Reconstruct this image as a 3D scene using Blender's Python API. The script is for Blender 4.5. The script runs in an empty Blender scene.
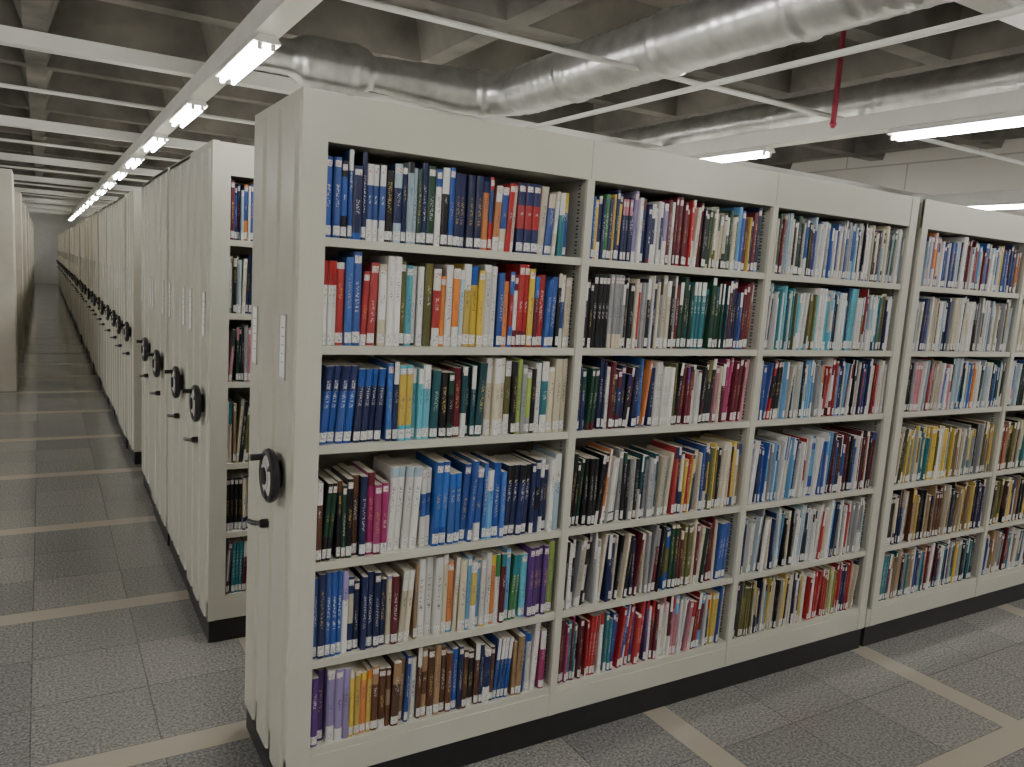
import bpy, math, random
import numpy as np
from mathutils import Vector, Matrix
rng = random.Random(7)
col=bpy.context.scene.collection
f=783.3
C=[-0.6778,-2.4307,1.8843]
R=[[0.85838,-0.50912,0.06315],[-0.01573,-0.14916,-0.98869],[0.51278,0.84767,-0.13604]]
cam_d=bpy.data.cameras.new("camera");cam=bpy.data.objects.new("camera",cam_d);col.objects.link(cam)
cam_d.lens=f/1024*36;cam_d.clip_start=.05;cam_d.clip_end=300
cam.matrix_world=Matrix([[R[0][i],-R[1][i],-R[2][i],C[i]] for i in range(3)]+[[0,0,0,1]])
bpy.context.scene.camera=cam
ZS=[0.241,0.559,0.903,1.30,1.626,1.967]; ZT=2.40

# ---------------- materials ----------------
def mat(name,color,rough=.5,metal=0.0,noise=0.0,nscale=5.0,bump=0.0,emit=0.0,stretch=None):
    m=bpy.data.materials.new(name);m.use_nodes=True;nt=m.node_tree;b=nt.nodes["Principled BSDF"]
    b.inputs["Base Color"].default_value=(*color,1);b.inputs["Roughness"].default_value=rough;b.inputs["Metallic"].default_value=metal
    if emit: 
        b.inputs["Emission Color"].default_value=(*color,1);b.inputs["Emission Strength"].default_value=emit
    if noise or bump:
        tc=nt.nodes.new("ShaderNodeTexCoord");mp=nt.nodes.new("ShaderNodeMapping");n=nt.nodes.new("ShaderNodeTexNoise")
        n.inputs["Scale"].default_value=nscale;n.inputs["Detail"].default_value=4
        if stretch: mp.inputs["Scale"].default_value=stretch
        nt.links.new(tc.outputs["Object"],mp.inputs[0]);nt.links.new(mp.outputs[0],n.inputs["Vector"])
        if noise:
            r=nt.nodes.new("ShaderNodeValToRGB");r.color_ramp.elements[0].position=.3;r.color_ramp.elements[1].position=.7
            r.color_ramp.elements[0].color=(*[max(0,c*(1-noise)) for c in color],1);r.color_ramp.elements[1].color=(*[min(1,c*(1+noise)) for c in color],1)
            nt.links.new(n.outputs["Fac"],r.inputs[0]);nt.links.new(r.outputs[0],b.inputs["Base Color"])
        if bump:
            bp=nt.nodes.new("ShaderNodeBump");bp.inputs["Strength"].default_value=bump;bp.inputs["Distance"].default_value=.02
            nt.links.new(n.outputs["Fac"],bp.inputs["Height"]);nt.links.new(bp.outputs[0],b.inputs["Normal"])
    return m
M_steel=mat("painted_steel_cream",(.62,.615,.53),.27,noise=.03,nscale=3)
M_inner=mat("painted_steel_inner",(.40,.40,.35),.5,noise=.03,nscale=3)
M_black=mat("black_plinth",(.010,.010,.012),.5,noise=.2,nscale=20)
M_hole=mat("slot_dark",(.04,.04,.04),.8,noise=.1,nscale=9)
M_ink=mat("label_print",(.35,.35,.36),.8,noise=.1,nscale=9)
M_rubber=mat("handwheel_black",(.015,.015,.017),.35,noise=.1,nscale=30)
M_hub=mat("handwheel_hub_grey",(.62,.62,.60),.4,noise=.05,nscale=20)
M_frame=mat("label_frame_grey",(.5,.5,.48),.4,noise=.05,nscale=20)
M_paper=mat("label_paper",(.9,.9,.88),.7,noise=.03,nscale=60)
M_beam=mat("white_beam_paint",(.78,.78,.75),.5,noise=.04,nscale=4)
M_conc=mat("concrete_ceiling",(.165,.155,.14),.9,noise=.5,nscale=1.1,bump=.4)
M_wallc=mat("concrete_column",(.50,.48,.41),.85,noise=.12,nscale=3,bump=.3)
M_galv=mat("galvanized_duct",(.66,.67,.68),.28,metal=.85,noise=.2,nscale=6,bump=.05)
M_red=mat("red_pipe",(.30,.02,.05),.5,noise=.1,nscale=10)
M_tube=mat("fluorescent_tube",(1,.97,.92),.4,emit=118)
M_house=mat("lamp_housing",(.85,.85,.83),.4,noise=.02,nscale=5)

def mk_nodes(m): return m.node_tree.nodes,m.node_tree.links,m.node_tree.nodes["Principled BSDF"]
def math_n(N,L,op,a,b=None,c=None):
    n=N.new("ShaderNodeMath");n.operation=op
    for i,x in enumerate((a,b,c)):
        if x is None: continue
        if isinstance(x,(int,float)): n.inputs[i].default_value=x
        else: L.new(x,n.inputs[i])
    return n.outputs[0]
def mixc(N,L,fac,a,b):
    n=N.new("ShaderNodeMix");n.data_type='RGBA'
    for s,x in ((n.inputs[0],fac),(n.inputs[6],a),(n.inputs[7],b)):
        if isinstance(x,(int,float)): s.default_value=x
        elif isinstance(x,tuple): s.default_value=(*x,1)
        else: L.new(x,s)
    return n.outputs[2]

# floor: 1.45 m panels of 3x3 granite tiles separated by beige strips
M_floor=bpy.data.materials.new("granite_tile_floor");M_floor.use_nodes=True
N,L,B=mk_nodes(M_floor)
tc=N.new("ShaderNodeTexCoord");sp=N.new("ShaderNodeSeparateXYZ");L.new(tc.outputs["Object"],sp.inputs[0])
P=1.45;SW=.13
def cell(o,off):
    s=math_n(N,L,'ADD',o,off+14.5*4+SW/2)
    dv=math_n(N,L,'DIVIDE',s,P);fl=math_n(N,L,'FLOOR',dv)
    fr=math_n(N,L,'SUBTRACT',s,math_n(N,L,'MULTIPLY',fl,P))
    strip=math_n(N,L,'LESS_THAN',fr,SW)
    loc=math_n(N,L,'ADD',math_n(N,L,'MULTIPLY',fl,P-SW),math_n(N,L,'SUBTRACT',fr,SW))
    return strip,loc
sy,ly=cell(sp.outputs[1],-.60)
sx,lx_=cell(sp.outputs[0],-3.10)
cbv=N.new("ShaderNodeCombineXYZ");L.new(lx_,cbv.inputs[0]);L.new(ly,cbv.inputs[1])
br=N.new("ShaderNodeTexBrick");br.offset=0;br.inputs["Scale"].default_value=1;br.inputs["Brick Width"].default_value=.44;br.inputs["Row Height"].default_value=.44
br.inputs["Mortar Size"].default_value=.003;br.inputs["Color1"].default_value=(.195,.198,.20,1);br.inputs["Color2"].default_value=(.275,.27,.26,1);br.inputs["Mortar"].default_value=(.12,.12,.116,1)
L.new(cbv.outputs[0],br.inputs["Vector"])
ns=N.new("ShaderNodeTexNoise");ns.inputs["Scale"].default_value=85;ns.inputs["Detail"].default_value=4;L.new(tc.outputs["Object"],ns.inputs["Vector"])
rp=N.new("ShaderNodeValToRGB");rp.color_ramp.elements[0].position=.36;rp.color_ramp.elements[1].position=.64
rp.color_ramp.elements[0].color=(.58,.58,.58,1);rp.color_ramp.elements[1].color=(1.45,1.42,1.36,1);L.new(ns.outputs["Fac"],rp.inputs[0])
mul=N.new("ShaderNodeMix");mul.data_type='RGBA';mul.blend_type='MULTIPLY';mul.inputs[0].default_value=1
L.new(br.outputs["Color"],mul.inputs[6]);L.new(rp.outputs[0],mul.inputs[7])
n2=N.new("ShaderNodeTexNoise");n2.inputs["Scale"].default_value=2.5;n2.inputs["Detail"].default_value=3;L.new(tc.outputs["Object"],n2.inputs["Vector"])
st=math_n(N,L,'MAXIMUM',sx,sy)
c=mixc(N,L,st,mul.outputs[2],(.42,.38,.31))
L.new(c,B.inputs["Base Color"])
rr=N.new("ShaderNodeMapRange");rr.inputs[3].default_value=.12;rr.inputs[4].default_value=.2;L.new(n2.outputs["Fac"],rr.inputs[0]);L.new(rr.outputs[0],B.inputs["Roughness"])
B.inputs["IOR"].default_value=1.6

M_wall=bpy.data.materials.new("concrete_block_wall");M_wall.use_nodes=True
N,L,B=mk_nodes(M_wall)
tc=N.new("ShaderNodeTexCoord");sp=N.new("ShaderNodeSeparateXYZ");L.new(tc.outputs["Object"],sp.inputs[0])
cb=N.new("ShaderNodeCombineXYZ");L.new(math_n(N,L,'ADD',sp.outputs[0],sp.outputs[1]),cb.inputs[0]);L.new(sp.outputs[2],cb.inputs[1])
br=N.new("ShaderNodeTexBrick");br.inputs["Scale"].default_value=1;br.inputs["Brick Width"].default_value=2.4;br.inputs["Row Height"].default_value=.6;br.inputs["Mortar Size"].default_value=.014
br.inputs["Color1"].default_value=(.43,.41,.375,1);br.inputs["Color2"].default_value=(.47,.45,.41,1);br.inputs["Mortar"].default_value=(.28,.265,.24,1)
L.new(cb.outputs[0],br.inputs["Vector"]);L.new(br.outputs["Color"],B.inputs["Base Color"]);B.inputs["Roughness"].default_value=.8

# books
M_book=bpy.data.materials.new("book_cover");M_book.use_nodes=True
N,L,B=mk_nodes(M_book)
a1=N.new("ShaderNodeAttribute");a1.attribute_name="bcol";a2=N.new("ShaderNodeAttribute");a2.attribute_name="bcol2";a3=N.new("ShaderNodeAttribute");a3.attribute_name="rnd"
s3=N.new("ShaderNodeSeparateXYZ");L.new(a3.outputs["Vector"],s3.inputs[0]);r1,r2,r3=s3.outputs
uv=N.new("ShaderNodeUVMap");uv.uv_map="uv";su=N.new("ShaderNodeSeparateXYZ");L.new(uv.outputs[0],su.inputs[0]);u,v=su.outputs[0],su.outputs[1]
def band(x,a,b):
    A=math_n(N,L,'GREATER_THAN',x,a);Bb=math_n(N,L,'LESS_THAN',x,b);return math_n(N,L,'MULTIPLY',A,Bb)
sb=math_n(N,L,'GREATER_THAN',v,math_n(N,L,'ADD',math_n(N,L,'MULTIPLY',r2,.35),.62))
sb2=math_n(N,L,'LESS_THAN',v,math_n(N,L,'MULTIPLY',r3,.4))
c=mixc(N,L,math_n(N,L,'MULTIPLY',sb,math_n(N,L,'GREATER_THAN',r3,.5)),a1.outputs["Color"],a2.outputs["Color"])
c=mixc(N,L,math_n(N,L,'MULTIPLY',sb2,math_n(N,L,'GREATER_THAN',r1,.65)),c,a2.outputs["Color"])
cx=N.new("ShaderNodeCombineXYZ");L.new(math_n(N,L,'MULTIPLY',u,3.2),cx.inputs[0]);L.new(math_n(N,L,'MULTIPLY',v,38),cx.inputs[1]);L.new(math_n(N,L,'MULTIPLY',r1,77),cx.inputs[2])
nt=N.new("ShaderNodeTexNoise");nt.inputs["Scale"].default_value=1.6;nt.inputs["Detail"].default_value=1;L.new(cx.outputs[0],nt.inputs["Vector"])
tm=math_n(N,L,'GREATER_THAN',nt.outputs["Fac"],.55)
tm=math_n(N,L,'MULTIPLY',tm,band(u,.3,.7))
lo=math_n(N,L,'ADD',.28,math_n(N,L,'MULTIPLY',r3,.3));hi=math_n(N,L,'SUBTRACT',.84,math_n(N,L,'MULTIPLY',r1,.3))
tm=math_n(N,L,'MULTIPLY',tm,math_n(N,L,'MULTIPLY',math_n(N,L,'GREATER_THAN',v,lo),math_n(N,L,'LESS_THAN',v,hi)))
tm=math_n(N,L,'MULTIPLY',tm,.7)
bw=N.new("ShaderNodeRGBToBW");L.new(a1.outputs["Color"],bw.inputs[0])
tcol=mixc(N,L,math_n(N,L,'GREATER_THAN',bw.outputs[0],.2),mixc(N,L,math_n(N,L,'GREATER_THAN',r2,.6),(.7,.7,.67),(.6,.45,.15)),mixc(N,L,math_n(N,L,'GREATER_THAN',r2,.5),(.03,.03,.04),(.04,.08,.22)))
c=mixc(N,L,tm,c,tcol)
lm=math_n(N,L,'MULTIPLY',band(v,.03,.15),math_n(N,L,'GREATER_THAN',r2,.10))
lm=math_n(N,L,'MULTIPLY',lm,band(u,.04,.96))
lt=math_n(N,L,'MULTIPLY',math_n(N,L,'GREATER_THAN',nt.outputs["Fac"],.56),band(u,.2,.8))
c=mixc(N,L,lm,c,mixc(N,L,lt,(.80,.80,.77),(.38,.38,.4)))
tp=math_n(N,L,'MULTIPLY',band(v,.88,.96),math_n(N,L,'GREATER_THAN',r1,.5))
tp=math_n(N,L,'MULTIPLY',tp,band(u,.1,.9))
c=mixc(N,L,tp,c,mixc(N,L,lt,(.75,.75,.72),(.5,.25,.25)))
L.new(c,B.inputs["Base Color"]);B.inputs["Roughness"].default_value=.33
M_pages=mat("book_pages",(.66,.62,.52),.9,noise=.08,nscale=80)

class MB:
    def __init__(s): s.v=[];s.f=[];s.m=[];s.mats=[]
    def mi(s,m):
        if m not in s.mats: s.mats.append(m)
        return s.mats.index(m)
    def box(s,x0,x1,y0,y1,z0,z1,m):
        b=len(s.v);s.v+=[(x,y,z) for z in (z0,z1) for y in (y0,y1) for x in (x0,x1)]
        for q in ((0,2,3,1),(4,5,7,6),(0,1,5,4),(2,6,7,3),(0,4,6,2),(1,3,7,5)): s.f.append([b+i for i in q]);s.m.append(s.mi(m))
    def prism(s,pts,axis,a0,a1,m):
        b=len(s.v);n=len(pts)
        for a in (a0,a1):
            for (p_,q_) in pts: s.v.append({'x':(a,p_,q_),'y':(p_,a,q_),'z':(p_,q_,a)}[axis])
        k=s.mi(m)
        s.f.append([b+i for i in range(n)]);s.m.append(k);s.f.append([b+n+i for i in reversed(range(n))]);s.m.append(k)
        for i in range(n): s.f.append([b+i,b+n+i,b+n+(i+1)%n,b+(i+1)%n]);s.m.append(k)
    def lathe(s,path,prof,m,seg=24,caps=True):
        o,d=Vector(path[0]),Vector(path[1]).normalized();a=d.orthogonal().normalized();c=d.cross(a);k=s.mi(m);b=len(s.v)
        for (t_,r) in prof:
            for i in range(seg):
                th=2*math.pi*i/seg;s.v.append(tuple(o+d*t_+(a*math.cos(th)+c*math.sin(th))*r))
        for j in range(len(prof)-1):
            for i in range(seg):
                s.f.append([b+j*seg+i,b+j*seg+(i+1)%seg,b+(j+1)*seg+(i+1)%seg,b+(j+1)*seg+i]);s.m.append(k)
        if caps:
            s.f.append([b+i for i in reversed(range(seg))]);s.m.append(k)
            e=b+(len(prof)-1)*seg;s.f.append([e+i for i in range(seg)]);s.m.append(k)
    def tube(s,pts,r,m,seg=16):
        pts=[Vector(q) for q in pts];k=s.mi(m);b=len(s.v);up=None
        for j,q in enumerate(pts):
            d=(pts[min(j+1,len(pts)-1)]-pts[max(j-1,0)]).normalized()
            if up is None: up=d.orthogonal().normalized()
            up=(up-d*up.dot(d)).normalized();c=d.cross(up);rr=r[j] if isinstance(r,list) else r
            for i in range(seg):
                th=2*math.pi*i/seg;s.v.append(tuple(q+(up*math.cos(th)+c*math.sin(th))*rr))
        for j in range(len(pts)-1):
            for i in range(seg): s.f.append([b+j*seg+i,b+j*seg+(i+1)%seg,b+(j+1)*seg+(i+1)%seg,b+(j+1)*seg+i]);s.m.append(k)
        s.f.append([b+i for i in reversed(range(seg))]);s.m.append(k)
        e=b+(len(pts)-1)*seg;s.f.append([e+i for i in range(seg)]);s.m.append(k)
    def mesh(s,name):
        me=bpy.data.meshes.new(name);me.from_pydata(s.v,[],s.f)
        for m in s.mats: me.materials.append(m)
        me.polygons.foreach_set("material_index",s.m)
        me.update();return me
def obj(name,me,loc=(0,0,0),parent=None,bevel=0,rz=0):
    o=bpy.data.objects.new(name,me);col.objects.link(o);o.location=loc;o.rotation_euler=(0,0,rz)
    if parent: o.parent=parent
    if bevel:
        b=o.modifiers.new("bevel","BEVEL");b.width=bevel;b.segments=2;b.limit_method='ANGLE';b.angle_limit=math.radians(40)
    return o
def smooth_by_angle(me,ang=35):
    me.polygons.foreach_set("use_smooth",[True]*len(me.polygons))
    try: me.set_sharp_from_angle(angle=math.radians(ang))
    except Exception: pass

# ---------------- shelving ----------------
BAYS=3; XB=.08; LEN=XB+BAYS+.03
def frame_mesh(name,end_panel=True,shelves=True,D=.62):
    g=MB();S=M_steel;I=M_inner
    g.box(.006,LEN-.006,.006,D-.006,0.002,.118,M_black)
    g.box(.0,LEN,0.0,D,.118,ZS[0]-.028,S)
    if not shelves:
        g.box(0,LEN,0.0,.02,ZS[0]-.028,ZT,S);g.box(0,LEN,D-.02,D,ZS[0]-.028,ZT,S);g.box(0,LEN,.02,D-.02,ZT-.02,ZT,S)
    else:
        for k,z in enumerate(ZS):
            g.box(.055,LEN-.03,.004,D/2-.005,z-.004,z,S);g.box(.055,LEN-.03,D/2+.005,D-.004,z-.004,z,S)
            g.box(.055,LEN-.03,.004,.016,z-.028,z-.004,S);g.box(.055,LEN-.03,D-.016,D-.004,z-.028,z-.004,S)
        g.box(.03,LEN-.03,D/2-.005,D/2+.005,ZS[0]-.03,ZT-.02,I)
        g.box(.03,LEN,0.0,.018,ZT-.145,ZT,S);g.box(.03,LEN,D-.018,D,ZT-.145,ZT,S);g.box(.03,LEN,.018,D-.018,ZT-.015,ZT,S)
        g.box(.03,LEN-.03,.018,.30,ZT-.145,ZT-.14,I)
        for i in range(0,BAYS+1):
            xc=XB+i
            if i==0: x0,x1=.03,XB
            elif i==BAYS: x0,x1=XB+i-.025,LEN
            else: x0,x1=xc-.016,xc+.016
            for (ya,yb) in ((-.004,.012),(D-.012,D+.004)): g.box(x0,x1,ya,yb,.12,ZT-.145 if 0<i<BAYS else ZT-.0,S)
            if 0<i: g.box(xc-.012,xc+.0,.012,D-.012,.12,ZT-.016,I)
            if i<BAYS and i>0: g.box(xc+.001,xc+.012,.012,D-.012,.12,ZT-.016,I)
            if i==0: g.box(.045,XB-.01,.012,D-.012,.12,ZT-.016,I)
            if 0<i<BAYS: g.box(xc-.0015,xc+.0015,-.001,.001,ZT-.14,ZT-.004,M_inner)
            z=ZS[0]+.03
            while z<ZT-.17:
                for y in (.045,.25):
                    if i>0: g.box(xc-.0127,xc-.0119,y,y+.014,z,z+.006,M_hole)
                    if i>0: g.box(xc-.0127,xc-.0119,y,y+.014,z+.012,z+.018,M_hole)
                z+=.03
    if end_panel:
        g.box(0,.03,-.004,D+.004,.118,ZT+.004,S)
        w=(D-.06-.09)/3
        for i in range(3):
            ya=.03+i*(w+.045);yb=ya+w
            g.prism([(.001,ya),(-.010,ya+.012),(-.010,yb-.012),(.001,yb)],'z',.13,ZT-.03,S)
    return g.mesh(name)
D=.62
F_full=frame_mesh("shelf_frame_mesh");F_noend=frame_mesh("shelf_frame_plain_mesh",end_panel=False);F_closed=frame_mesh("shelf_closed_mesh",shelves=False,D=.78)
F_closed2=frame_mesh("shelf_closed_plain_mesh",shelves=False,end_panel=False,D=.78)

g=MB()
def ring(g,R_,r_,x,m,seg=28,sub=8):
    b=len(g.v);k=g.mi(m)
    for i in range(seg):
        a=2*math.pi*i/seg
        for j in range(sub):
            c_=2*math.pi*j/sub;rr=R_+r_*math.cos(c_);g.v.append((x+r_*math.sin(c_)*1.2,rr*math.cos(a),rr*math.sin(a)))
    for i in range(seg):
        for j in range(sub):
            g.f.append([b+i*sub+j,b+((i+1)%seg)*sub+j,b+((i+1)%seg)*sub+(j+1)%sub,b+i*sub+(j+1)%sub]);g.m.append(k)
ring(g,.078,.013,-.034,M_rubber)
g.lathe(((-.001,0,0),(-1,0,0)),[(0,.045),(.010,.045),(.012,.03),(.03,.03)],M_rubber,20)
g.lathe(((-.034,0,0),(-1,0,0)),[(0,.067),(.010,.067),(.015,.045),(.017,.045)],M_hub,28)
g.lathe(((-.050,0,0),(-1,0,0)),[(0,.030),(.008,.028),(.010,.018)],M_rubber,20)
for i in range(3):
    a=2*math.pi*i/3+.4
    g.tube([(-.038,.02*math.cos(a),.02*math.sin(a)),(-.038,.076*math.cos(a),.076*math.sin(a))],.013,M_rubber,8)
g.tube([(-.04,.052,.052),(-.085,.052,.052)],.011,M_rubber,10)
W_me=g.mesh("handwheel_mesh");smooth_by_angle(W_me)
g=MB()
for (a,b_,c_,d_) in ((-.038,.038,-.107,-.101),(-.038,.038,.101,.107),(-.038,-.034,-.101,.101),(.034,.038,-.101,.101)): g.box(-.0145,-.0101,a,b_,c_,d_,M_frame)
g.box(-.0125,-.0101,-.034,.034,-.101,.101,M_paper)
for i in range(5): g.box(-.0130,-.0124,-.016,.016,.06-i*.028,.063-i*.028,M_ink)
Lb_me=g.mesh("label_mesh")
g=MB();g.lathe(((-.001,0,0),(-1,0,0)),[(0,.016),(.02,.016),(.03,.012)],M_rubber,14);g.tube([(-.022,0,0),(-.045,.03,-.004),(-.05,.075,-.01)],.009,M_rubber,8)
Lv_me=g.mesh("lever_mesh");smooth_by_angle(Lv_me)

# ---------------- books ----------------
C_={'navy':(.015,.025,.10),'blue':(.02,.08,.34),'royal':(.03,.14,.50),'sky':(.12,.36,.64),'cyan':(.10,.46,.58),'teal':(.02,.20,.24),'white':(.76,.76,.73),'cream':(.64,.58,.43),
'grey':(.32,.33,.34),'black':(.012,.012,.016),'dgreen':(.012,.06,.035),'green':(.05,.24,.08),'lime':(.32,.47,.07),'yellow':(.70,.50,.06),'orange':(.68,.22,.04),'red':(.42,.02,.025),
'maroon':(.13,.012,.025),'magenta':(.36,.02,.14),'purple':(.10,.035,.20),'lav':(.33,.27,.54),'brown':(.12,.048,.022),'tan':(.36,.23,.12),'olive':(.14,.14,.04),'pink':(.56,.22,.28),'dteal':(.01,.08,.10),'lblue':(.40,.53,.62)}
mix1=['white','white','blue','navy','sky','white','red','cream','navy','white','cream','black','orange','grey','maroon','red','yellow']
rowsP={
(0,0):[(.12,['navy','maroon','blue','black','navy']),(.3,['blue','white','lblue','navy','black']),(.5,['navy','maroon','blue','white','dgreen','black']),(.75,['white','orange','blue','red','cream','cream','navy']),(1,['blue','yellow','white','navy','maroon','cream','teal'])],
(0,1):[(.14,['blue','navy','red','white','royal','red']),(.35,['white','cyan','white','cream','olive','black']),(.6,['blue','navy','white','orange','yellow','lblue','white','red']),(.8,['navy','royal','orange','red','maroon','white']),(1,['black','navy','black','cream','royal','blue'])],
(0,2):[(.10,['blue','cream','navy']),(.26,['blue','royal','sky','navy']),(.40,['cyan','yellow','cyan']),(.6,['dgreen','black','maroon','dteal']),(.85,['white','lime','grey','cream','black','olive']),(1,['teal','cream','white','cream','black'])],
(0,3):[(.12,['black','olive','dgreen','brown']),(.22,['magenta','maroon','lav']),(.32,['red','white','lblue']),(.65,['royal','blue','royal','blue']),(.88,['maroon','navy','black','navy','black']),(1,['cyan','white','white','lblue','navy'])],
(0,4):[(.10,['navy','blue','navy']),(.22,['lav','cream','navy']),(.42,['cream','white','white','tan']),(.6,['cream','sky','white','cream']),(.7,['white','yellow','orange']),(.85,['cyan','sky','teal','white','green']),(1,['lime','green','cyan','purple','white'])],
(0,5):[(.06,['lav','purple']),(.18,['yellow','orange','yellow','cream']),(.42,['brown','brown','tan','brown']),(.56,['brown','sky','blue']),(.72,['brown','brown','olive','navy']),(1,['navy','tan','white','magenta','navy','blue','dteal'])],
(1,0):[(.15,['navy','yellow','white','royal','green']),(.42,['lav','white','orange','navy','pink','maroon']),(.6,['maroon','red','maroon','maroon']),(.78,['olive','dgreen','cream','olive','black']),(1,['maroon','blue','lime','sky','yellow','navy'])],
(1,1):[(.12,['black','black','yellow','black']),(.25,['black','cream','grey']),(.5,['black','white','white','grey','cream']),(.78,['teal','dgreen','dteal','black']),(1,['maroon','navy','black','maroon','blue'])],
(1,2):[(.3,['navy','maroon','black','dgreen','navy']),(.5,['white','green','navy','dgreen','royal']),(.75,['white','purple','olive','black','maroon']),(1,['maroon','magenta','maroon','pink','maroon'])],
(1,3):[(.22,['black','dgreen','white','black']),(.42,['white','dteal','dgreen','grey','black']),(.7,['cream','white','red','navy','yellow','navy']),(1,['yellow','tan','blue','black','cream','olive','navy'])],
(1,4):[(.3,['white','grey','navy','cream','black']),(1,['olive','grey','cream','white','black','blue','dgreen','maroon','cream'])],
(1,5):[(.25,['maroon','red','magenta','teal','navy','white']),(.5,['white','blue','purple','red','navy']),(.8,['maroon','white','sky','pink','red']),(1,['yellow','lime','cream','blue','red'])],
(2,0):[(1,['white','grey','cream','dgreen','lblue','white','blue','maroon','cream','black'])],
(2,1):[(1,['lblue','cyan','white','teal','cream','white','olive','navy','white'])],
(2,2):[(.1,['black','red','blue']),(.4,['sky','lblue','white','cream','black']),(1,mix1)],
(2,3):[(.6,['blue','white','navy','sky','white','grey']),(1,['blue','white','maroon','cream','black'])],
(2,4):[(1,['white','grey','cream','white','navy','lblue','black'])],
(2,5):[(.5,['white','black','navy','cream','yellow','olive']),(1,['lime','white','red','cream','navy','maroon'])],
}
def gen_books(name,seed,rowsP,bays=3,tws=((.015,.031),(.010,.022),(.006,.016))):
    r=random.Random(seed)
    V=[];Fc=[];MI=[];c1=[];c2=[];rd=[];UVs=[]
    for b in range(bays):
        xa=XB+b+(.020 if b else .004);xe=XB+b+1-(.03 if b==bays-1 else .022)
        for k in range(6):
            z0=ZS[k]+.0006;top=(ZS[k+1]-.03 if k<5 else ZT-.148)
            pal=rowsP.get((b,5-k),[(1,mix1)])
            hmax=min(.31,top-z0-.008);tw=tws[b]
            x=xa;lean=0;run=0;runc=None;hb=.24
            end=xe-(0 if r.random()<.75 else r.uniform(.0,.05))
            while True:
                if run<=0:
                    run=r.choice([1,1,1,2,2,3,4]);fr=(x-xa)/(xe-xa)
                    for fe,cl in pal:
                        if fr<=fe: runc=cl;break
                    base=C_[r.choice(runc)];base2=C_[r.choice(runc+['white'])];tww=r.uniform(*tw);hb=r.uniform(.84,.995)*hmax;rr=(r.random(),r.random(),r.random());same=r.random()<.33
                    if k<4 and r.random()<(.4 if b else .2): nl=r.uniform(.02,.10)
                    elif r.random()<.12: nl=r.uniform(.02,.06)
                    else: nl=0
                    if nl!=lean:
                        x+=abs(nl-lean)*hb*(1 if nl<lean else 0);lean=nl
                run-=1
                if same: w=tww;h=hb;col1=base;col2=base2;rn=rr
                else:
                    w=r.uniform(*tw);h=hb*r.uniform(.89,1.05);q_=r.random();ch=runc if q_<.85 else mix1;col1=C_[r.choice(ch)];col2=C_[r.choice(runc+['white','white'])];rn=(r.random(),r.random(),r.random())
                h=min(h,hmax)
                if x+w+lean*h>end: break
                d=r.uniform(.15,.2);y0=.010+r.uniform(0,.014)+(r.random()<.10)*.015
                gm=sum(col1)/3;ds=r.uniform(0,.22);j=r.uniform(.75,1.15);col1=tuple(min(.85,(q*(1-ds)+gm*ds)*j) for q in col1)
                cv=min(.006,w*.22);ww=w-.001
                prof=[(0,y0+d),(0,y0+cv),(ww*.22,y0),(ww*.78,y0),(ww,y0+cv),(ww,y0+d)]
                o=len(V)
                for zz in (0,h):
                    for (px_,py_) in prof: V.append((x+px_+lean*zz,py_,z0+zz))
                for i in range(6):
                    i2=(i+1)%6
                    Fc.append((o+i,o+i2,o+6+i2,o+6+i))
                    if 1<=i<=3:
                        us=[0,.22,.78,1];UVs+=[(us[i-1],0),(us[i],0),(us[i],1),(us[i-1],1)];MI.append(0)
                    elif i in(0,4): UVs+=[(0,.21),(0,.21),(0,.6),(0,.6)];MI.append(0)
                    else: UVs+=[(0,0)]*4;MI.append(1)
                    c1.append(col1);c2.append(col2);rd.append(rn)
                Fc.append(tuple(o+6+i for i in range(6)));MI.append(1);UVs+=[(0,0)]*6
                Fc.append(tuple(o+i for i in reversed(range(6))));MI.append(1);UVs+=[(0,0)]*6
                for _ in range(2): c1.append(col1);c2.append(col2);rd.append(rn)
                x+=w+(0 if r.random()<.93 else r.uniform(.001,.006))
    me=bpy.data.meshes.new(name);me.from_pydata(V,[],Fc);me.materials.append(M_book);me.materials.append(M_pages)
    me.polygons.foreach_set("material_index",MI)
    ul=me.uv_layers.new(name="uv");ul.data.foreach_set("uv",np.array(UVs,dtype=np.float32).ravel())
    for nm,dat in (("bcol",c1),("bcol2",c2)):
        a=me.attributes.new(nm,'FLOAT_COLOR','FACE');a.data.foreach_set("color",np.array([(*q,1) for q in dat],dtype=np.float32).ravel())
    a=me.attributes.new("rnd",'FLOAT_VECTOR','FACE');a.data.foreach_set("vector",np.array(rd,dtype=np.float32).ravel())
    me.update();return me
BK1=gen_books("books_main_mesh",3,rowsP)
rows2={(b,k):[(1,m)] for b in range(3) for k,m in enumerate([['lblue','orange','blue','navy','maroon','white'],['white','grey','lblue','black','cream','navy'],['white','dgreen','lblue','cream','royal','pink','black'],
 ['teal','olive','yellow','cream','black','grey','tan'],['brown','tan','olive','yellow','navy','cream','black'],['white','grey','teal','navy','black','tan','maroon']])}
BK2=gen_books("books_side_mesh",11,rows2,tws=((.008,.020),(.010,.024),(.009,.022)))

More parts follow.
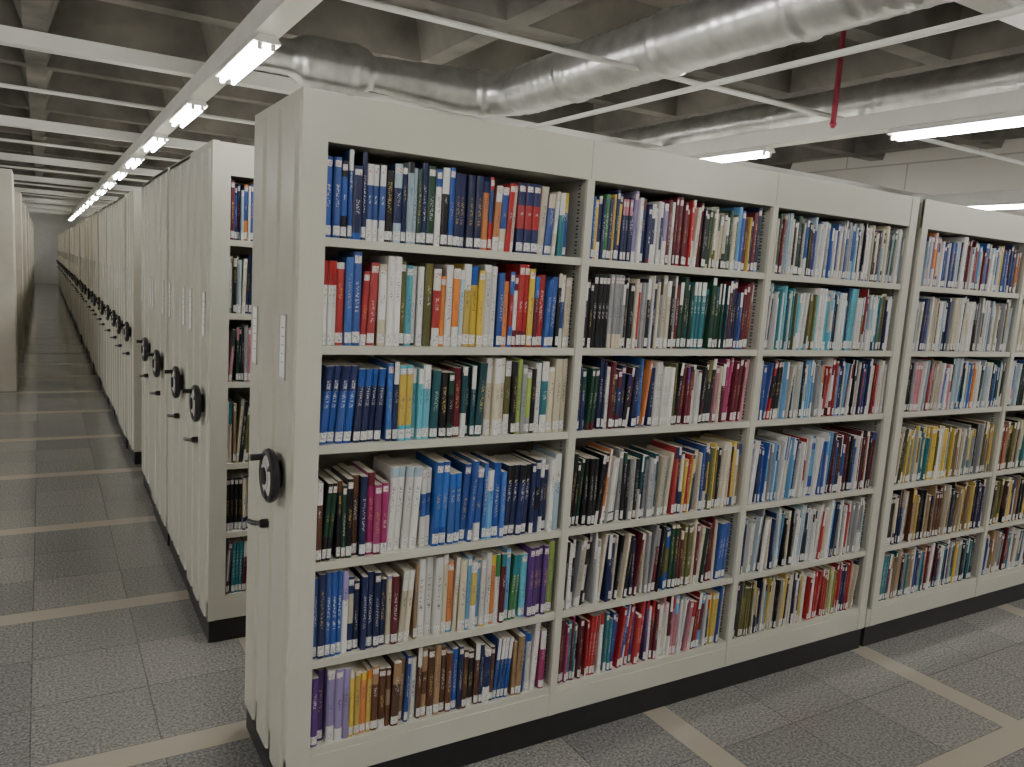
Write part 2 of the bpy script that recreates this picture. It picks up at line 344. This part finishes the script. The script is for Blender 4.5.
WZ=1.18
def shelving(x,y,frame,end=True,books=None,back=False,D_=.62):
    e=bpy.data.objects.new("mobile_shelving_range",None);col.objects.link(e);e.location=(x,y,0)
    obj("frame",frame,parent=e,bevel=.0025 if y<6 else 0)
    if end:
        yw=.13 if D_<.7 else .17
        obj("handwheel",W_me,(-.009,yw,WZ),e);obj("lever",Lv_me,(-.009,.27,.97),e)
        obj("label_frame",Lb_me,(0,.12,1.61),e);obj("label_frame",Lb_me,(0,D_-.11,1.61),e)
    if books:
        obj("library_books",books,(x,y,0))
        if back: obj("library_books",books,(x+LEN,y+D_,0),rz=math.pi)
shelving(0,0,F_full,books=BK1,back=True)
shelving(LEN+.02,0.0,F_noend,end=False,books=BK2,back=True)
shelving(2*LEN+.04,0.0,F_noend,end=False,books=BK1)
shelving(-.01,1.40,F_full,books=BK2)
shelving(LEN+.02,1.40,F_noend,end=False,books=BK1)
y=2.05;k=0
gaps={3:.62,12:.7,22:.7,33:.7}
while y<41:
    if k in gaps:
        y+=gaps[k]
        shelving(0,y,F_full,books=BK2,D_=.62)
        if k<14: shelving(LEN+.02,y,F_noend,end=False)
        y+=.65
    else:
        shelving(rng.uniform(-.015,.015),y,F_closed,D_=.78)
        if k<14: shelving(LEN+.02,y,F_closed2,end=False,D_=.78)
        y+=.815
    k+=1

# ---------------- room ----------------
def room_box(name,x0,x1,y0,y1,z0,z1,m):
    g=MB();g.box(x0,x1,y0,y1,z0,z1,m);return obj(name,g.mesh(name))
CH=4.75;XL,XR,YF,YBK=-7.0,12.0,-6.0,44.0
room_box("floor",XL,XR,YF,YBK,-.1,0,M_floor)
room_box("wall_right",XR,XR+.2,YF,YBK,0,CH,M_wall)
room_box("wall_left",XL-.2,XL,YF,YBK,0,CH,M_wall)
room_box("wall_back",XL,XR,YBK,YBK+.2,0,CH,M_beam)
room_box("wall_front",XL,XR,YF-.2,YF,0,CH,M_wall)
g=MB();g.box(-1.75,-1.2,9.4,YBK-.01,0,2.8,M_wallc)
yy=9.4
while yy<YBK-2:
    g.box(-1.25,-.98,yy,yy+.8,0,2.8,M_wallc);yy+=4.8
obj("wall_partition",g.mesh("partition"),bevel=.008)
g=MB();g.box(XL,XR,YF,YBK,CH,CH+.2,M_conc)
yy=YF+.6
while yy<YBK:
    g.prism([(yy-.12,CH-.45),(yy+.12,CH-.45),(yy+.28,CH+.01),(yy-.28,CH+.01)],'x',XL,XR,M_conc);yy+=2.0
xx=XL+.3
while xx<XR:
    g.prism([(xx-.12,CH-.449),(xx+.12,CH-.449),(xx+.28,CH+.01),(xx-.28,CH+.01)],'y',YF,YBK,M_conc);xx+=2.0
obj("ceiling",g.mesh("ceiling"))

g=MB()
g.prism([(-.05,0),(.05,0),(.085,-.045),(.05,-.05),(-.05,-.05),(-.085,-.045)],'y',-.62,.62,M_house)
for s_ in (-.04,.04):
    g.lathe(((s_,-.585,-.072),(0,1,0)),[(0,.015),(1.17,.015)],M_tube,8)
    for e_ in (-.60,.585): g.box(s_-.014,s_+.014,e_,e_+.015,-.088,-.048,M_house)
LM=g.mesh("lamp_mesh")
LZ=3.25
for lx,y0,n_ in ((.53,-4.2,19),(5.27,-3.95,9),(10.2,-3.95,7),(-4.2,-3.95,7)):
    for j in range(n_): obj("fluorescent_lamp",LM,(lx,y0+2.51*j,LZ))
    g=MB();g.box(lx-.08,lx+.08,YF,YBK,LZ+.001,LZ+.14,M_beam);obj("ceiling_beam",g.mesh("beam"))
yy=-5.0
while yy<YBK:
    g=MB();g.box(XL,XR,yy-.07,yy+.07,LZ+.142,LZ+.26,M_beam);obj("ceiling_beam",g.mesh("crossbeam"));yy+=5.0
yy=2.4
while yy<YBK:
    g=MB();g.tube([(XL,yy,LZ+.22),(XR,yy,LZ+.22)],.022,M_beam,8);obj("ceiling_pipe",g.mesh("crosspipe"));yy+=5.0
def duct(name,pts,rs):
    Pp=[];Rr=[]
    pts=[Vector(q) for q in pts]
    for a,b_,ra,rb in zip(pts[:-1],pts[1:],rs[:-1],rs[1:]):
        L_=(b_-a).length;n_=max(2,int(L_/.03))
        for i in range(n_):
            Pp.append(a.lerp(b_,i/n_));q=len(Pp);r0=ra+(rb-ra)*i/n_;Rr.append(r0*(1.07 if q%40<2 else (1.02 if q%4==0 else 1)))
    Pp.append(pts[-1]);Rr.append(rs[-1])
    g=MB();g.tube(Pp,Rr,M_galv,32);me=g.mesh(name);smooth_by_angle(me,50);obj(name,me)
el=[(3.3-.45+.45*math.cos(a),4.3+.45*math.sin(a),3.64) for a in [i*math.pi/16 for i in range(9)]]
pts=[(3.3,-5,3.64),(3.3,4.2,3.64)]+el+[(1.95,4.75,3.64),(1.85,4.75,3.64),(1.3,4.75,3.64),(1.2,4.75,3.64),(.9,4.75,3.64)]
rs=[.225,.225]+[.21]*9+[.15,.21,.21,.15,.15]
duct("ventilation_duct",pts,rs)
duct("ventilation_duct",[(5.85,-5,3.66),(5.85,24,3.66)],[.17,.17])
g=MB();g.tube([(3.60,-5.9,3.38),(3.60,24,3.38)],.022,M_beam,10);obj("ceiling_pipe",g.mesh("pipe"))
g=MB();g.tube([(4.92,2.0,3.3),(4.92,2.0,CH-.02)],.022,M_red,12);g.lathe(((4.92,2.0,3.3),(0,0,-1)),[(0,.022),(.02,.03),(.05,.012)],M_red,12);obj("sprinkler_pipe",g.mesh("redpipe"))
w=bpy.data.worlds.new("world");bpy.context.scene.world=w;w.use_nodes=True
w.node_tree.nodes["Background"].inputs[0].default_value=(.8,.85,.9,1);w.node_tree.nodes["Background"].inputs[1].default_value=.3
